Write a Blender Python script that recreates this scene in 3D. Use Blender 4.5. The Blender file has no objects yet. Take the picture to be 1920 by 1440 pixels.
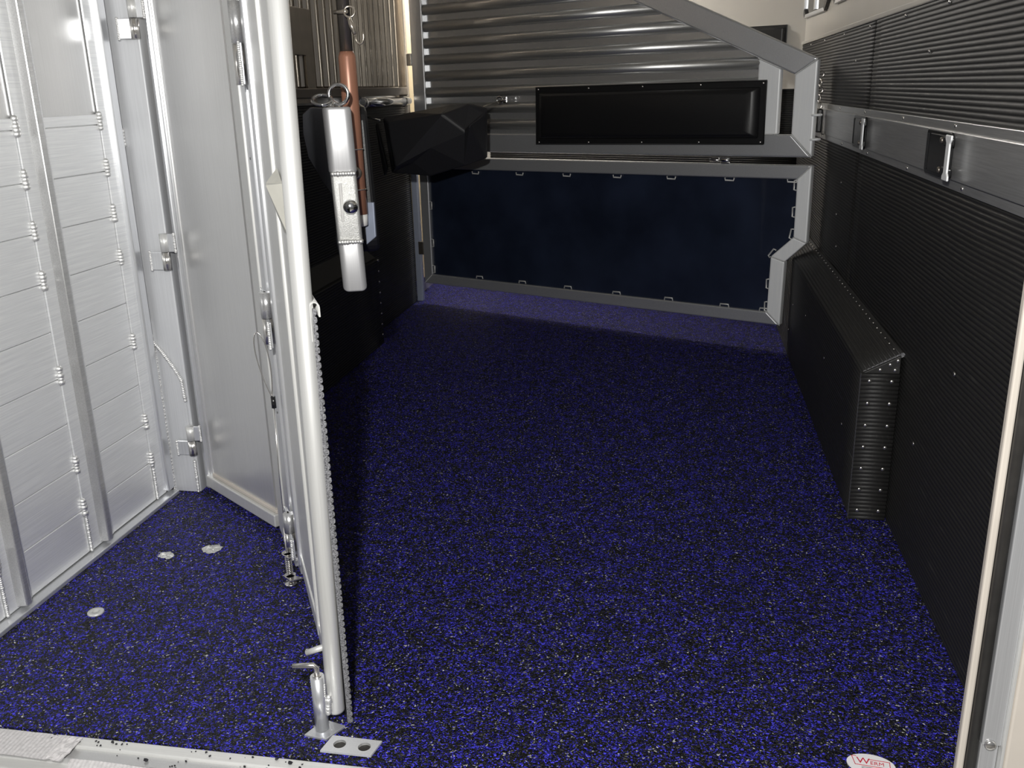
import bpy, bmesh, math, random
from mathutils import Vector, Matrix
R_ = random.Random(7)
scene = bpy.context.scene
COL = scene.collection

# ------------------------------------------------------------------ camera
CAM = Vector((0, 0, 1.13))
AX = Vector((0.98427806, 0.17499773, -0.02392694))      # image right in world axes
AU = Vector((-0.03064481, 0.30261146, 0.95262123))      # image up
AF = Vector((-0.17394712, 0.93691093, -0.30321659))     # view direction
cam_d = bpy.data.cameras.new('camera')
cam = bpy.data.objects.new('camera', cam_d)
COL.objects.link(cam)
cam_d.sensor_fit = 'HORIZONTAL'
cam_d.sensor_width = 36.0
cam_d.lens = 36.0 * 1740.0 / 1920.0
cam_d.clip_start = 0.02
m = Matrix.Identity(4)
for i in range(3):
    m[i][0] = AX[i]; m[i][1] = AU[i]; m[i][2] = -AF[i]; m[i][3] = CAM[i]
cam.matrix_world = m
scene.camera = cam

# ------------------------------------------------------------------ world, lights, exposure
w = bpy.data.worlds.new('world'); scene.world = w
w.use_nodes = True
bg = w.node_tree.nodes['Background']
bg.inputs['Color'].default_value = (0.93, 0.95, 1.0, 1)
bg.inputs['Strength'].default_value = 0.19

def lamp(name, loc, power, radius, color=(1, 1, 1)):
    l = bpy.data.lights.new(name, 'POINT'); l.energy = power; l.shadow_soft_size = radius; l.color = color
    o = bpy.data.objects.new(name, l); o.location = loc; COL.objects.link(o)
    return o
lamp('flash', (-0.11, -0.08, 1.39), 180, 0.03, (1.0, 0.985, 0.95))

vs = scene.view_settings
vs.view_transform = 'Standard'; vs.look = 'None'; vs.gamma = 1.0
vs.use_curve_mapping = False
vs.exposure = 0.0

# ------------------------------------------------------------------ materials
def new_mat(name):
    mt = bpy.data.materials.new(name); mt.use_nodes = True
    nt = mt.node_tree
    return mt, nt, nt.nodes['Principled BSDF']

def nd(nt, typ, **kw):
    n = nt.nodes.new(typ)
    for k, v in kw.items():
        if k.startswith('i_'):
            n.inputs[k[2:].replace('_', ' ')].default_value = v
        else:
            setattr(n, k, v)
    return n

def ramp(nt, stops, interp='LINEAR'):
    n = nt.nodes.new('ShaderNodeValToRGB'); cr = n.color_ramp; cr.interpolation = interp
    while len(cr.elements) < len(stops): cr.elements.new(0.5)
    for e, (p, c) in zip(cr.elements, stops):
        e.position = p; e.color = (c[0], c[1], c[2], 1)
    return n

def coords(nt, scale=(1, 1, 1), rotz=0.0):
    g = nd(nt, 'ShaderNodeNewGeometry')
    mp = nd(nt, 'ShaderNodeMapping')
    mp.inputs['Scale'].default_value = scale
    if rotz:
        r = nd(nt, 'ShaderNodeVectorRotate'); r.rotation_type = 'Z_AXIS'; r.inputs['Angle'].default_value = rotz
        nt.links.new(g.outputs['Position'], r.inputs['Vector']); nt.links.new(r.outputs[0], mp.inputs['Vector'])
    else:
        nt.links.new(g.outputs['Position'], mp.inputs['Vector'])
    return mp.outputs[0]

def metal(name, col, rough=0.35, metallic=0.75, brush=(60, 60, 1.5), amt=0.10, bump=0.06, rotz=0.0, aniso=0.0):
    mt, nt, b = new_mat(name)
    v = coords(nt, brush, rotz)
    n = nd(nt, 'ShaderNodeTexNoise', i_Scale=6.0, i_Detail=4.0, i_Roughness=0.6)
    nt.links.new(v, n.inputs['Vector'])
    v2 = coords(nt, (2.2, 2.2, 1.6))
    n2 = nd(nt, 'ShaderNodeTexNoise', i_Scale=2.0, i_Detail=3.0)
    nt.links.new(v2, n2.inputs['Vector'])
    lo = tuple(c * (1 - amt) for c in col); hi = tuple(min(1, c * (1 + amt)) for c in col)
    r = ramp(nt, [(0.3, lo), (0.7, hi)])
    nt.links.new(n.outputs['Fac'], r.inputs['Fac'])
    nt.links.new(r.outputs['Color'], b.inputs['Base Color'])
    rr = nd(nt, 'ShaderNodeMapRange'); rr.inputs['To Min'].default_value = max(0.05, rough - 0.03); rr.inputs['To Max'].default_value = rough + 0.03
    nt.links.new(n2.outputs['Fac'], rr.inputs['Value'])
    nt.links.new(rr.outputs[0], b.inputs['Roughness'])
    b.inputs['Metallic'].default_value = metallic
    if bump:
        bp = nd(nt, 'ShaderNodeBump', i_Strength=bump, i_Distance=0.002)
        nt.links.new(n.outputs['Fac'], bp.inputs['Height'])
        nt.links.new(bp.outputs[0], b.inputs['Normal'])
    return mt

GATE_ROT = math.atan2(0.41910161, 0.90793934)
M = {}
M['alu_plank'] = metal('aluminium_plank', (0.90, 0.91, 0.93), 0.38, 0.50, (8, 1.0, 70), 0.10, 0.05)
M['alu_sheet'] = metal('aluminium_sheet', (0.66, 0.66, 0.66), 0.30, 0.60, (60, 60, 1.0), 0.04, 0.02)
M['alu_post'] = metal('aluminium_post', (0.72, 0.73, 0.75), 0.30, 0.70, (90, 90, 0.8), 0.08, 0.05)
M['alu_soft'] = metal('aluminium_satin', (0.66, 0.67, 0.69), 0.52, 0.35, (60, 60, 1.0), 0.06, 0.04)
M['alu_bright'] = metal('aluminium_divider', (0.54, 0.54, 0.55), 0.44, 0.45, (70, 70, 1.2), 0.05, 0.04)
M['dark_alu'] = metal('dark_reflective_aluminium', (0.20, 0.21, 0.24), 0.26, 0.9, (60, 60, 1.2), 0.06, 0.03)
M['alu_white'] = metal('aluminium_pole', (0.70, 0.70, 0.685), 0.42, 0.45, (70, 70, 1.2), 0.05, 0.04)
M['alu_gate'] = metal('aluminium_gate_rail', (0.62, 0.63, 0.65), 0.36, 0.70, (1.2, 60, 60), 0.07, 0.04, -GATE_ROT + math.pi)
M['alu_gate_v'] = metal('aluminium_gate_stile', (0.94, 0.96, 0.98), 0.45, 0.15, (60, 60, 1.2), 0.05, 0.04)  # same gate aluminium; the uprights' brighter reflection is put into this colour
M['alu_gate_tube'] = metal('aluminium_gate_tube', (0.58, 0.58, 0.57), 0.30, 0.80, (1.2, 60, 60), 0.07, 0.03, -GATE_ROT + math.pi)
M['alu_gate_sheet'] = metal('aluminium_gate_sheet', (0.62, 0.62, 0.62), 0.24, 0.75, (1.5, 50, 50), 0.06, 0.02, -GATE_ROT + math.pi)
M['alu_band'] = metal('aluminium_band', (0.56, 0.56, 0.56), 0.30, 0.70, (60, 1.0, 60), 0.14, 0.06)
M['weld'] = metal('weld_bead', (0.78, 0.78, 0.77), 0.30, 0.75, (300, 300, 300), 0.10, 0.3)
M['steel'] = metal('bright_steel', (0.72, 0.70, 0.67), 0.22, 0.95, (200, 200, 200), 0.06, 0.05)
M['dark_steel'] = metal('dark_steel', (0.28, 0.25, 0.22), 0.32, 0.85, (100, 100, 4), 0.2, 0.05)
M['bronze'] = metal('brown_tint_metal', (0.60, 0.54, 0.46), 0.22, 0.80, (60, 60, 1.0), 0.25, 0.04)  # on the window bars: brown reflected in aluminium, put into the base colour
M['brown'] = metal('brown_reflection_tube', (0.36, 0.17, 0.11), 0.38, 0.25, (60, 60, 2), 0.12, 0.05)  # aluminium tube; the brown it reflects is painted in as base colour
M['blue_alu'] = metal('bluish_aluminium', (0.36, 0.40, 0.50), 0.4, 0.4, (60, 60, 1.2), 0.05, 0.03)
M['sill'] = metal('threshold_aluminium', (0.80, 0.80, 0.78), 0.45, 0.35, (1.0, 60, 60), 0.05, 0.04)
M['chrome'] = metal('chrome', (0.85, 0.85, 0.85), 0.12, 1.0, (30, 30, 30), 0.02, 0.0)

def plain(name, col, rough=0.5, spec=0.5, noise=30, amt=0.12, bump=0.1, metallic=0.0, coat=0.0):
    mt, nt, b = new_mat(name)
    v = coords(nt)
    n = nd(nt, 'ShaderNodeTexNoise', i_Scale=noise, i_Detail=4.0)
    nt.links.new(v, n.inputs['Vector'])
    r = ramp(nt, [(0.3, tuple(c * (1 - amt) for c in col)), (0.7, tuple(min(1, c * (1 + amt)) for c in col))])
    nt.links.new(n.outputs['Fac'], r.inputs['Fac']); nt.links.new(r.outputs['Color'], b.inputs['Base Color'])
    b.inputs['Roughness'].default_value = rough; b.inputs['Specular IOR Level'].default_value = spec
    b.inputs['Metallic'].default_value = metallic; b.inputs['Coat Weight'].default_value = coat
    if bump:
        bp = nd(nt, 'ShaderNodeBump', i_Strength=bump, i_Distance=0.002)
        nt.links.new(n.outputs['Fac'], bp.inputs['Height']); nt.links.new(bp.outputs[0], b.inputs['Normal'])
    return mt
M['cream'] = plain('cream_laminate', (0.50, 0.48, 0.44), 0.28, 0.5, 3, 0.04, 0.01)
M['cream_paint'] = plain('cream_paint', (0.58, 0.53, 0.47), 0.35, 0.5, 12, 0.04, 0.02)
M['cream_trim'] = plain('cream_trim', (0.80, 0.66, 0.42), 0.4, 0.5, 12, 0.05, 0.02)
M['wedge'] = plain('pale_wedge', (0.50, 0.49, 0.44), 0.4, 0.5, 20, 0.08, 0.03)
M['vinyl'] = plain('black_vinyl', (0.010, 0.010, 0.011), 0.38, 0.45, 260, 0.2, 0.10)
M['bag_cloth'] = plain('black_bag_cloth', (0.020, 0.020, 0.023), 0.45, 0.4, 400, 0.25, 0.15)
M['black_plastic'] = plain('black_plastic', (0.012, 0.012, 0.013), 0.22, 0.5, 60, 0.1, 0.02)
M['seal'] = plain('black_seal_rubber', (0.030, 0.028, 0.026), 0.45, 0.5, 40, 0.2, 0.05)
M['navy'] = plain('navy_plastic', (0.016, 0.022, 0.042), 0.20, 0.5, 5, 0.3, 0.015, 0.0, 0.2)
M['dark_glass'] = plain('dark_window_glass', (0.02, 0.02, 0.02), 0.05, 0.6, 3, 0.1, 0.0)
M['concrete'] = plain('concrete', (0.20, 0.19, 0.18), 0.8, 0.3, 14, 0.3, 0.2)
M['white_ink'] = plain('white_sticker', (0.82, 0.81, 0.82), 0.35, 0.5, 40, 0.02, 0.0)
M['red_ink'] = plain('red_print', (0.55, 0.03, 0.06), 0.4, 0.5, 40, 0.02, 0.0)
M['crumb'] = plain('rubber_crumb', (0.012, 0.012, 0.016), 0.6, 0.4, 200, 0.4, 0.4)
M['cut_rubber'] = plain('cut_rubber_edge', (0.17, 0.17, 0.18), 0.8, 0.2, 420, 0.75, 0.6)
M['frosted_tape'] = plain('frosted_tape', (0.62, 0.60, 0.60), 0.25, 0.5, 160, 0.12, 0.2)
M['foil'] = metal('crumpled_foil', (0.74, 0.74, 0.72), 0.34, 0.6, (90, 90, 90), 0.25, 0.6)
M['cap_white'] = plain('white_cap', (0.78, 0.77, 0.75), 0.4, 0.5, 60, 0.05, 0.05)

def mat_rubber():
    mt, nt, b = new_mat('ribbed_black_rubber')
    v = coords(nt)
    n = nd(nt, 'ShaderNodeTexNoise', i_Scale=380.0, i_Detail=3.0)
    nt.links.new(v, n.inputs['Vector'])
    vs_ = coords(nt, (30, 1.6, 30))
    n2 = nd(nt, 'ShaderNodeTexNoise', i_Scale=4.0, i_Detail=5.0, i_Roughness=0.65)
    nt.links.new(vs_, n2.inputs['Vector'])
    r = ramp(nt, [(0.0, (0.015, 0.0145, 0.014)), (0.60, (0.021, 0.0205, 0.02)), (0.80, (0.055, 0.053, 0.05))])
    nt.links.new(n2.outputs['Fac'], r.inputs['Fac']); nt.links.new(r.outputs['Color'], b.inputs['Base Color'])
    b.inputs['Roughness'].default_value = 0.55; b.inputs['Specular IOR Level'].default_value = 0.4
    bp = nd(nt, 'ShaderNodeBump', i_Strength=0.25, i_Distance=0.001)
    nt.links.new(n.outputs['Fac'], bp.inputs['Height']); nt.links.new(bp.outputs[0], b.inputs['Normal'])
    return mt
M['rubber'] = mat_rubber()

def mat_floor():
    mt, nt, b = new_mat('bonded_rubber_granules')
    v = coords(nt)
    vo = nd(nt, 'ShaderNodeTexVoronoi', i_Scale=330.0, i_Randomness=1.0); vo.feature = 'F1'
    nz = nd(nt, 'ShaderNodeTexNoise', i_Scale=90.0, i_Detail=2.0)
    nt.links.new(v, nz.inputs['Vector'])
    mx = nd(nt, 'ShaderNodeMixRGB'); mx.inputs['Fac'].default_value = 0.012
    nt.links.new(v, mx.inputs['Color1']); nt.links.new(nz.outputs['Color'], mx.inputs['Color2'])
    nt.links.new(mx.outputs[0], vo.inputs['Vector'])
    sp = nd(nt, 'ShaderNodeSeparateColor'); nt.links.new(vo.outputs['Color'], sp.inputs[0])
    patch = nd(nt, 'ShaderNodeTexNoise', i_Scale=26.0, i_Detail=3.0, i_Roughness=0.7)
    nt.links.new(v, patch.inputs['Vector'])
    pm = nd(nt, 'ShaderNodeMapRange'); pm.inputs['From Min'].default_value = 0.35; pm.inputs['From Max'].default_value = 0.65
    pm.inputs['To Min'].default_value = 0.12; pm.inputs['To Max'].default_value = 0.56
    nt.links.new(patch.outputs['Fac'], pm.inputs['Value'])
    lt = nd(nt, 'ShaderNodeMath'); lt.operation = 'LESS_THAN'
    nt.links.new(sp.outputs[0], lt.inputs[0]); nt.links.new(pm.outputs[0], lt.inputs[1])
    blue = ramp(nt, [(0.0, (0.005, 0.004, 0.05)), (0.5, (0.022, 0.019, 0.32)), (1.0, (0.090, 0.080, 1.0))])
    nt.links.new(sp.outputs[1], blue.inputs['Fac'])
    blk_glint = ramp(nt, [(0.0, (0.003, 0.003, 0.004)), (0.75, (0.007, 0.007, 0.009)), (0.90, (0.03, 0.03, 0.033)), (0.96, (0.12, 0.12, 0.12)), (1.0, (0.70, 0.70, 0.68))])  # pale end of the ramp paints specular glints as grey and white cells
    nt.links.new(sp.outputs[2], blk_glint.inputs['Fac'])
    mc = nd(nt, 'ShaderNodeMixRGB')
    nt.links.new(lt.outputs[0], mc.inputs['Fac']); nt.links.new(blk_glint.outputs[0], mc.inputs['Color1']); nt.links.new(blue.outputs[0], mc.inputs['Color2'])
    nt.links.new(mc.outputs[0], b.inputs['Base Color'])
    rg = nd(nt, 'ShaderNodeMapRange'); rg.inputs['To Min'].default_value = 0.30; rg.inputs['To Max'].default_value = 0.75
    nt.links.new(sp.outputs[1], rg.inputs['Value']); nt.links.new(rg.outputs[0], b.inputs['Roughness'])
    b.inputs['Specular IOR Level'].default_value = 0.35
    # each granule is tilted its own way: random height + dome
    hh = nd(nt, 'ShaderNodeMath'); hh.operation = 'MULTIPLY_ADD'
    nt.links.new(vo.outputs['Distance'], hh.inputs[0]); hh.inputs[1].default_value = -1.0
    nt.links.new(sp.outputs[2], hh.inputs[2])
    bp = nd(nt, 'ShaderNodeBump', i_Strength=1.0, i_Distance=0.0035)
    nt.links.new(hh.outputs[0], bp.inputs['Height']); nt.links.new(bp.outputs[0], b.inputs['Normal'])
    return mt
M['floor'] = mat_floor()

def mat_glass():
    mt, nt, b = new_mat('lamp_diffuser')
    b.inputs['Base Color'].default_value = (0.9, 0.9, 0.88, 1)
    b.inputs['Emission Color'].default_value = (1, 0.97, 0.9, 1); b.inputs['Emission Strength'].default_value = 20
    return mt
M['lamp'] = mat_glass()

# ------------------------------------------------------------------ mesh helpers
V = Vector
class MB:
    def __init__(s): s.v = []; s.f = []; s.sm = []; s.mi = []
    def face(s, idx, smooth=False, mi=0): s.f.append(tuple(idx)); s.sm.append(smooth); s.mi.append(mi)
    def verts(s, pts):
        b = len(s.v); s.v.extend([V(p) for p in pts]); return b
    def box(s, x0, x1, y0, y1, z0, z1):
        return s.hexa([(x0,y0,z0),(x1,y0,z0),(x1,y1,z0),(x0,y1,z0),(x0,y0,z1),(x1,y0,z1),(x1,y1,z1),(x0,y1,z1)])
    def hexa(s, p):
        b = s.verts(p)
        for q in ((0,3,2,1),(4,5,6,7),(0,1,5,4),(1,2,6,5),(2,3,7,6),(3,0,4,7)): s.face([b+i for i in q])
        return s
    def prism(s, poly, fn, o0, o1, smooth=False):
        """poly: 2-D outline (u,v); fn(u,v,o) -> world; extruded from o0 to o1"""
        n = len(poly)
        a = s.verts([fn(u, v, o0) for u, v in poly]); c = s.verts([fn(u, v, o1) for u, v in poly])
        s.face([a+i for i in range(n)][::-1]); s.face([c+i for i in range(n)])
        for i in range(n):
            j = (i+1) % n; s.face([a+i, a+j, c+j, c+i], smooth)
        return s
    def tube(s, pts, r, n=12, cap=True, smooth=True):
        pts = [V(p) for p in pts]; rs = r if isinstance(r, (list, tuple)) else [r]*len(pts)
        rings = []; prev = None
        for i, p in enumerate(pts):
            t = (pts[min(i+1, len(pts)-1)] - pts[max(i-1, 0)])
            if t.length < 1e-9: t = V((0,0,1))
            t.normalize()
            if prev is None:
                up = V((0,0,1)) if abs(t.z) < 0.9 else V((1,0,0)); a = t.cross(up).normalized()
            else:
                a = (prev - t*prev.dot(t)).normalized()
            prev = a; bb = t.cross(a)
            rings.append(s.verts([p + (a*math.cos(k*2*math.pi/n) + bb*math.sin(k*2*math.pi/n))*rs[i] for k in range(n)]))
        for q in range(len(rings)-1):
            for k in range(n):
                j = (k+1) % n; s.face([rings[q]+k, rings[q]+j, rings[q+1]+j, rings[q+1]+k], smooth)
        if cap:
            s.face([rings[0]+k for k in range(n)][::-1]); s.face([rings[-1]+k for k in range(n)])
        return s
    def lathe(s, prof, c, axis=(0,0,1), n=14, smooth=True):
        """prof: (radius, height) pairs along axis from c"""
        ax = V(axis).normalized(); up = V((0,0,1)) if abs(ax.z) < 0.9 else V((1,0,0))
        a = ax.cross(up).normalized(); b = ax.cross(a); c = V(c)
        rings = [s.verts([c + ax*h + (a*math.cos(k*2*math.pi/n) + b*math.sin(k*2*math.pi/n))*max(r, 1e-5) for k in range(n)]) for r, h in prof]
        for q in range(len(rings)-1):
            for k in range(n):
                j = (k+1) % n; s.face([rings[q]+k, rings[q]+j, rings[q+1]+j, rings[q+1]+k], smooth)
        s.face([rings[0]+k for k in range(n)][::-1]); s.face([rings[-1]+k for k in range(n)])
        return s
    def torus(s, c, axis, R, r, n=24, m_=8, a0=0.0, a1=2*math.pi):
        ax = V(axis).normalized(); up = V((0,0,1)) if abs(ax.z) < 0.9 else V((1,0,0))
        a = ax.cross(up).normalized(); b = ax.cross(a); c = V(c)
        full = abs(a1-a0-2*math.pi) < 1e-6
        rings = []
        for i in range(n if full else n+1):
            t = a0 + (a1-a0)*i/n; e = a*math.cos(t) + b*math.sin(t)
            rings.append(s.verts([c + e*(R + r*math.cos(k*2*math.pi/m_)) + ax*r*math.sin(k*2*math.pi/m_) for k in range(m_)]))
        for q in range(n):
            p, p2 = rings[q], rings[(q+1) % len(rings)]
            for k in range(m_):
                j = (k+1) % m_; s.face([p+k, p+j, p2+j, p2+k], True)
        return s
    def weld(s, pts, r, step=None, flat=1.0):
        """a row of overlapping lumps along a path"""
        pts = [V(p) for p in pts]; step = step or r*0.9
        rnd = random.Random(int(sum(abs(c) for c in pts[0])*1e4))
        for a, b in zip(pts[:-1], pts[1:]):
            L = (b-a).length; k = max(1, int(L/step))
            for i in range(k+1):
                c = a.lerp(b, i/k) ; rr = r*rnd.uniform(0.85, 1.2)
                base = s.verts([c + V((x, y, z))*rr for x, y, z in ICO_V])
                for f in ICO_F: s.face([base+i_ for i_ in f], True)
        return s
    def build(s, name, mat, parent=None, mats=None, bevel=0.0, seg=2, origin=None):
        o = V(origin) if origin is not None else None
        if o is None:
            xs = [p.x for p in s.v]; ys = [p.y for p in s.v]; zs = [p.z for p in s.v]
            o = V(((min(xs)+max(xs))/2, (min(ys)+max(ys))/2, min(zs)))
        me = bpy.data.meshes.new(name)
        me.from_pydata([p - o for p in s.v], [], s.f)
        me.polygons.foreach_set('use_smooth', s.sm); me.polygons.foreach_set('material_index', s.mi)
        for mm in ([mat] + (mats or [])): me.materials.append(M[mm])
        bm = bmesh.new(); bm.from_mesh(me); bmesh.ops.recalc_face_normals(bm, faces=bm.faces); bm.to_mesh(me); bm.free()
        ob = bpy.data.objects.new(name, me); COL.objects.link(ob)
        place(ob, o, parent)
        if bevel:
            md = ob.modifiers.new('bevel', 'BEVEL'); md.width = bevel; md.segments = seg; md.limit_method = 'ANGLE'; md.angle_limit = math.radians(40)
            md.harden_normals = False
        return ob
WO = {}
def place(ob, o, parent):
    WO[ob] = V(o)
    if parent is not None:
        ob.parent = parent; ob.location = V(o) - WO[parent]
    else: ob.location = V(o)
def dup(src, o, parent):
    c = src.copy(); COL.objects.link(c); place(c, o, parent); return c
_t = (1+5**0.5)/2
ICO_V = [tuple(V(p).normalized()) for p in ((-1,_t,0),(1,_t,0),(-1,-_t,0),(1,-_t,0),(0,-1,_t),(0,1,_t),(0,-1,-_t),(0,1,-_t),(_t,0,-1),(_t,0,1),(-_t,0,-1),(-_t,0,1))]
ICO_F = [(0,11,5),(0,5,1),(0,1,7),(0,7,10),(0,10,11),(1,5,9),(5,11,4),(11,10,2),(10,7,6),(7,1,8),(3,9,4),(3,4,2),(3,2,6),(3,6,8),(3,8,9),(4,9,5),(2,4,11),(6,2,10),(8,6,7),(9,8,1)]

def tag(o, label, cat, group=None, kind=None):
    if label: o['label'] = label
    if cat: o['category'] = cat
    if group: o['group'] = group
    if kind: o['kind'] = kind
    return o
def thing(name, loc, label, cat, group=None):
    e = bpy.data.objects.new(name, None); e.empty_display_size = 0.05; COL.objects.link(e)
    place(e, loc, None); return tag(e, label, cat, group)
def structure(o, label, cat):
    return tag(o, label, cat, kind='structure')

def ribbed(name, org, u, v, nrm, U, Vv, pitch, amp, thick, parent, nu=16, wave=0.0, seed=1, wavepitch=0.6, vtop=None):
    """closed sheet of rubber with rounded ribs running along u; Vv across the ribs"""
    u = V(u).normalized(); v = V(v).normalized(); nrm = V(nrm).normalized(); org = V(org)
    rnd = random.Random(seed); ph = [rnd.uniform(0, 6.28) for _ in range(6)]
    nr = max(1, round(Vv/pitch)); p = Vv/nr; S = 5
    vv = []; hh = []
    for i in range(nr):
        for k in range(S):
            t = k/S; vv.append((i+t)*p); hh.append(amp*(abs(math.sin(math.pi*t))**0.30))
    vv.append(Vv); hh.append(0.0)
    mb = MB(); K = len(vv); rows = []; backs = []
    for i in range(nu+1):
        uu = U*i/nu
        def bulge(q):
            if not wave: return 0.0
            e = min(1.0, q/0.08, (Vv-q)/0.08)
            return wave*max(0, e)*(0.6*math.sin(uu*6.28/wavepitch+ph[0]) + 0.3*math.sin(uu*6.28/wavepitch*2.1+ph[1]+q*2) + 0.4*math.sin(q*7+ph[2]+uu*1.3))
        rows.append(mb.verts([org + u*uu + v*q + nrm*(h + bulge(q)) for q, h in zip(vv, hh)]))
        backs.append(mb.verts([org + u*uu + v*q - nrm*thick for q in vv]))
    for i in range(nu):
        for k in range(K-1):
            sm = True
            mb.face([rows[i]+k, rows[i]+k+1, rows[i+1]+k+1, rows[i+1]+k], sm)
        mb.face([backs[i], backs[i]+K-1, backs[i+1]+K-1, backs[i+1]])
        mb.face([rows[i], rows[i+1], backs[i+1], backs[i]]); mb.face([rows[i]+K-1, rows[i+1]+K-1, backs[i+1]+K-1, backs[i]+K-1])
    for e in (0, nu):
        for k in range(K-1): mb.face([rows[e]+k, rows[e]+k+1, backs[e]+k+1, backs[e]+k], False, 1)
    return mb.build(name, 'rubber', parent, ['cut_rubber'])

def rivet_mesh(r=0.005):
    mb = MB().lathe([(r, -0.001), (r, 0.0008), (r*0.8, 0.002), (r*0.4, 0.0028), (0, 0.003)], (0,0,0), (0,0,1), 10)
    me = bpy.data.meshes.new('rivet'); me.from_pydata(mb.v, [], mb.f); me.polygons.foreach_set('use_smooth', mb.sm); me.materials.append(M['steel'])
    return me
RIV = rivet_mesh(0.0055)
def rivet(p, nrm, parent, scale=1.0):
    o = bpy.data.objects.new('rivet', RIV); COL.objects.link(o); place(o, p, parent)
    o.rotation_mode = 'QUATERNION'; o.rotation_quaternion = V((0,0,1)).rotation_difference(V(nrm)); o.scale = (scale,)*3
    return o

# ================================================================== SETTING
XR, XL = 0.565, -1.480            # inner faces of the side walls
YS = 1.285                        # rear edge of the rubber floor
mb = MB()
mb.box(XL-0.01, XR+0.10, YS, 6.6, -0.02, 0.0)
fl = mb.build('floor', 'floor'); structure(fl, 'blue and black bonded rubber granule floor of the trailer', 'floor')
g = MB().box(-6, 6, -6, 8, -0.62, -0.52).build('ground', 'concrete'); structure(g, 'grey concrete ground below the trailer threshold', 'ground')

# ---- left wall
wl = MB().box(XL-0.12, XL-0.006, YS-0.02, 6.7, -0.1, 2.16).build('wall_left', 'alu_sheet'); structure(wl, 'aluminium plank wall with upright ribs and weld beads', 'wall')
# planks (bay by bay) with recessed joints
JZ = [0.014] + [0.131 + 0.117*k for k in range(9)] + [1.094]
BAYS = [(1.300, 1.612), (1.612, 1.930), (1.930, 2.250), (2.250, 2.345)]
for bi, (y0, y1) in enumerate(BAYS):
    for z0, z1 in zip(JZ[:-1], JZ[1:]):
        MB().box(XL-0.008, XL + (0.0 if bi % 2 else 0.0005), y0+0.0012, y1-0.0012, z0+0.0010, z1-0.0010).build('plank', 'alu_plank', wl, bevel=0.0012, seg=1)
for (y0, y1) in BAYS:
    MB().box(XL-0.008, XL-0.004, y0+0.001, y1-0.001, 1.096, 2.10).build('upper_sheet', 'alu_sheet', wl)
# flat flanges and raised ribs
for yf0, yf1, yr0, yr1 in ((1.613, 1.70, 1.645, 1.677), (1.931, 2.032, 1.970, 2.002)):
    MB().box(XL-0.002, XL+0.004, yf0, yf1, 0.016, 2.10).build('flange', 'alu_plank', wl, bevel=0.0012)
    MB().hexa([(XL, yr0, 0.02), (XL+0.026, yr0+0.008, 0.02), (XL+0.026, yr1-0.006, 0.02), (XL, yr1, 0.02),
               (XL, yr0, 2.1), (XL+0.026, yr0+0.008, 2.1), (XL+0.026, yr1-0.006, 2.1), (XL, yr1, 2.1)]).build('stud', 'alu_band', wl, bevel=0.003)
MB().box(XL-0.002, XL+0.004, 2.251, 2.300, 0.016, 2.10).build('flange', 'alu_plank', wl, bevel=0.0012)
MB().box(XL, XL+0.016, 2.296, 2.330, 0.02, 2.10).build('stud', 'alu_post', wl, bevel=0.004)
MB().box(XL-0.004, XL+0.003, 2.331, 2.343, 0.5, 2.10).build('seam', 'seal', wl)
# weld tacks where the plank joints meet the flange
def tack(y, z, L=0.034, r=0.0085):
    MB().weld([(XL+0.004, y, z-L/2), (XL+0.004, y, z+L/2)], r, 0.0075).build('weld', 'weld', wl)
for y in (1.612, 1.930, 2.250):
    for k, z in enumerate(JZ[1:-1]):
        if k in (2, 4): continue
        tack(y, z+0.009)
    MB().weld([(XL+0.004, y+0.002, 0.018), (XL+0.004, y+0.002, 0.118)], 0.005, 0.005).build('weld', 'weld', wl)
tack(2.340, 1.030, 0.034); 
MB().box(XL-0.002, XL+0.028, 1.30, 2.33, 0.0, 0.012).build('base_angle', 'alu_post', wl, bevel=0.002)
# pilaster that carries the tack panel and end plate of the wheel housing
pil = MB().box(XL-0.004, -1.392, 2.348, 2.400, 0.0, 2.10).build('pilaster', 'alu_soft', wl, bevel=0.003)
PX = lambda u, v, o: V((u, 2.348 - o, v))
MB().prism([(-1.478, 0.002), (-1.400, 0.002), (-1.400, 0.325), (-1.404, 0.350), (-1.420, 0.385), (-1.450, 0.430), (-1.478, 0.468)], PX, 0.0, 0.005).build('end_plate', 'alu_soft', wl, bevel=0.001)
MB().weld([(-1.480, 2.342, 0.52), (-1.478, 2.342, 0.468), (-1.450, 2.342, 0.432), (-1.422, 2.342, 0.388), (-1.404, 2.342, 0.352), (-1.400, 2.342, 0.290)], 0.0055, 0.005).build('weld', 'weld', wl)
MB().weld([(-1.474, 2.341, 0.46), (-1.474, 2.341, 0.004)], 0.0058, 0.005).build('weld', 'weld', wl)
MB().weld([(-1.397, 2.342, 0.10), (-1.397, 2.342, 0.004)], 0.005, 0.005).build('weld', 'weld', wl)

# ---- left wall of the stall: ribbed lining, barred window, ledge
ribbed('rubber_lining', (-1.455, 2.40, 0.0), (0,1,0), (0,0,1), (1,0,0), 2.56, 1.085, 0.0110, 0.0032, 0.02, wl, 28, 0.003, 3)
lw = thing('wheel_well', (-1.40, 3.2, 0), 'black rubber-covered wheel housing below the silver swing divider', 'wheel well'); lw['kind'] = 'structure'
ribbed('side', (-1.366, 2.402, 0.0), (0,1,0), (0,0,1), (1,0,0), 1.66, 0.400, 0.0110, 0.0032, 0.012, lw, 12, 0.002, 5)
MB().prism([(-1.456, 0.0), (-1.378, 0.0), (-1.378, 0.405), (-1.456, 0.47)], lambda u, v, o: V((u, o, v)), 2.41, 4.056).build('core', 'rubber', lw)
for k in range(8): rivet((-1.361, 4.045, 0.045+0.05*k), (1,-0.3,0), lw, 1.0)

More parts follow.
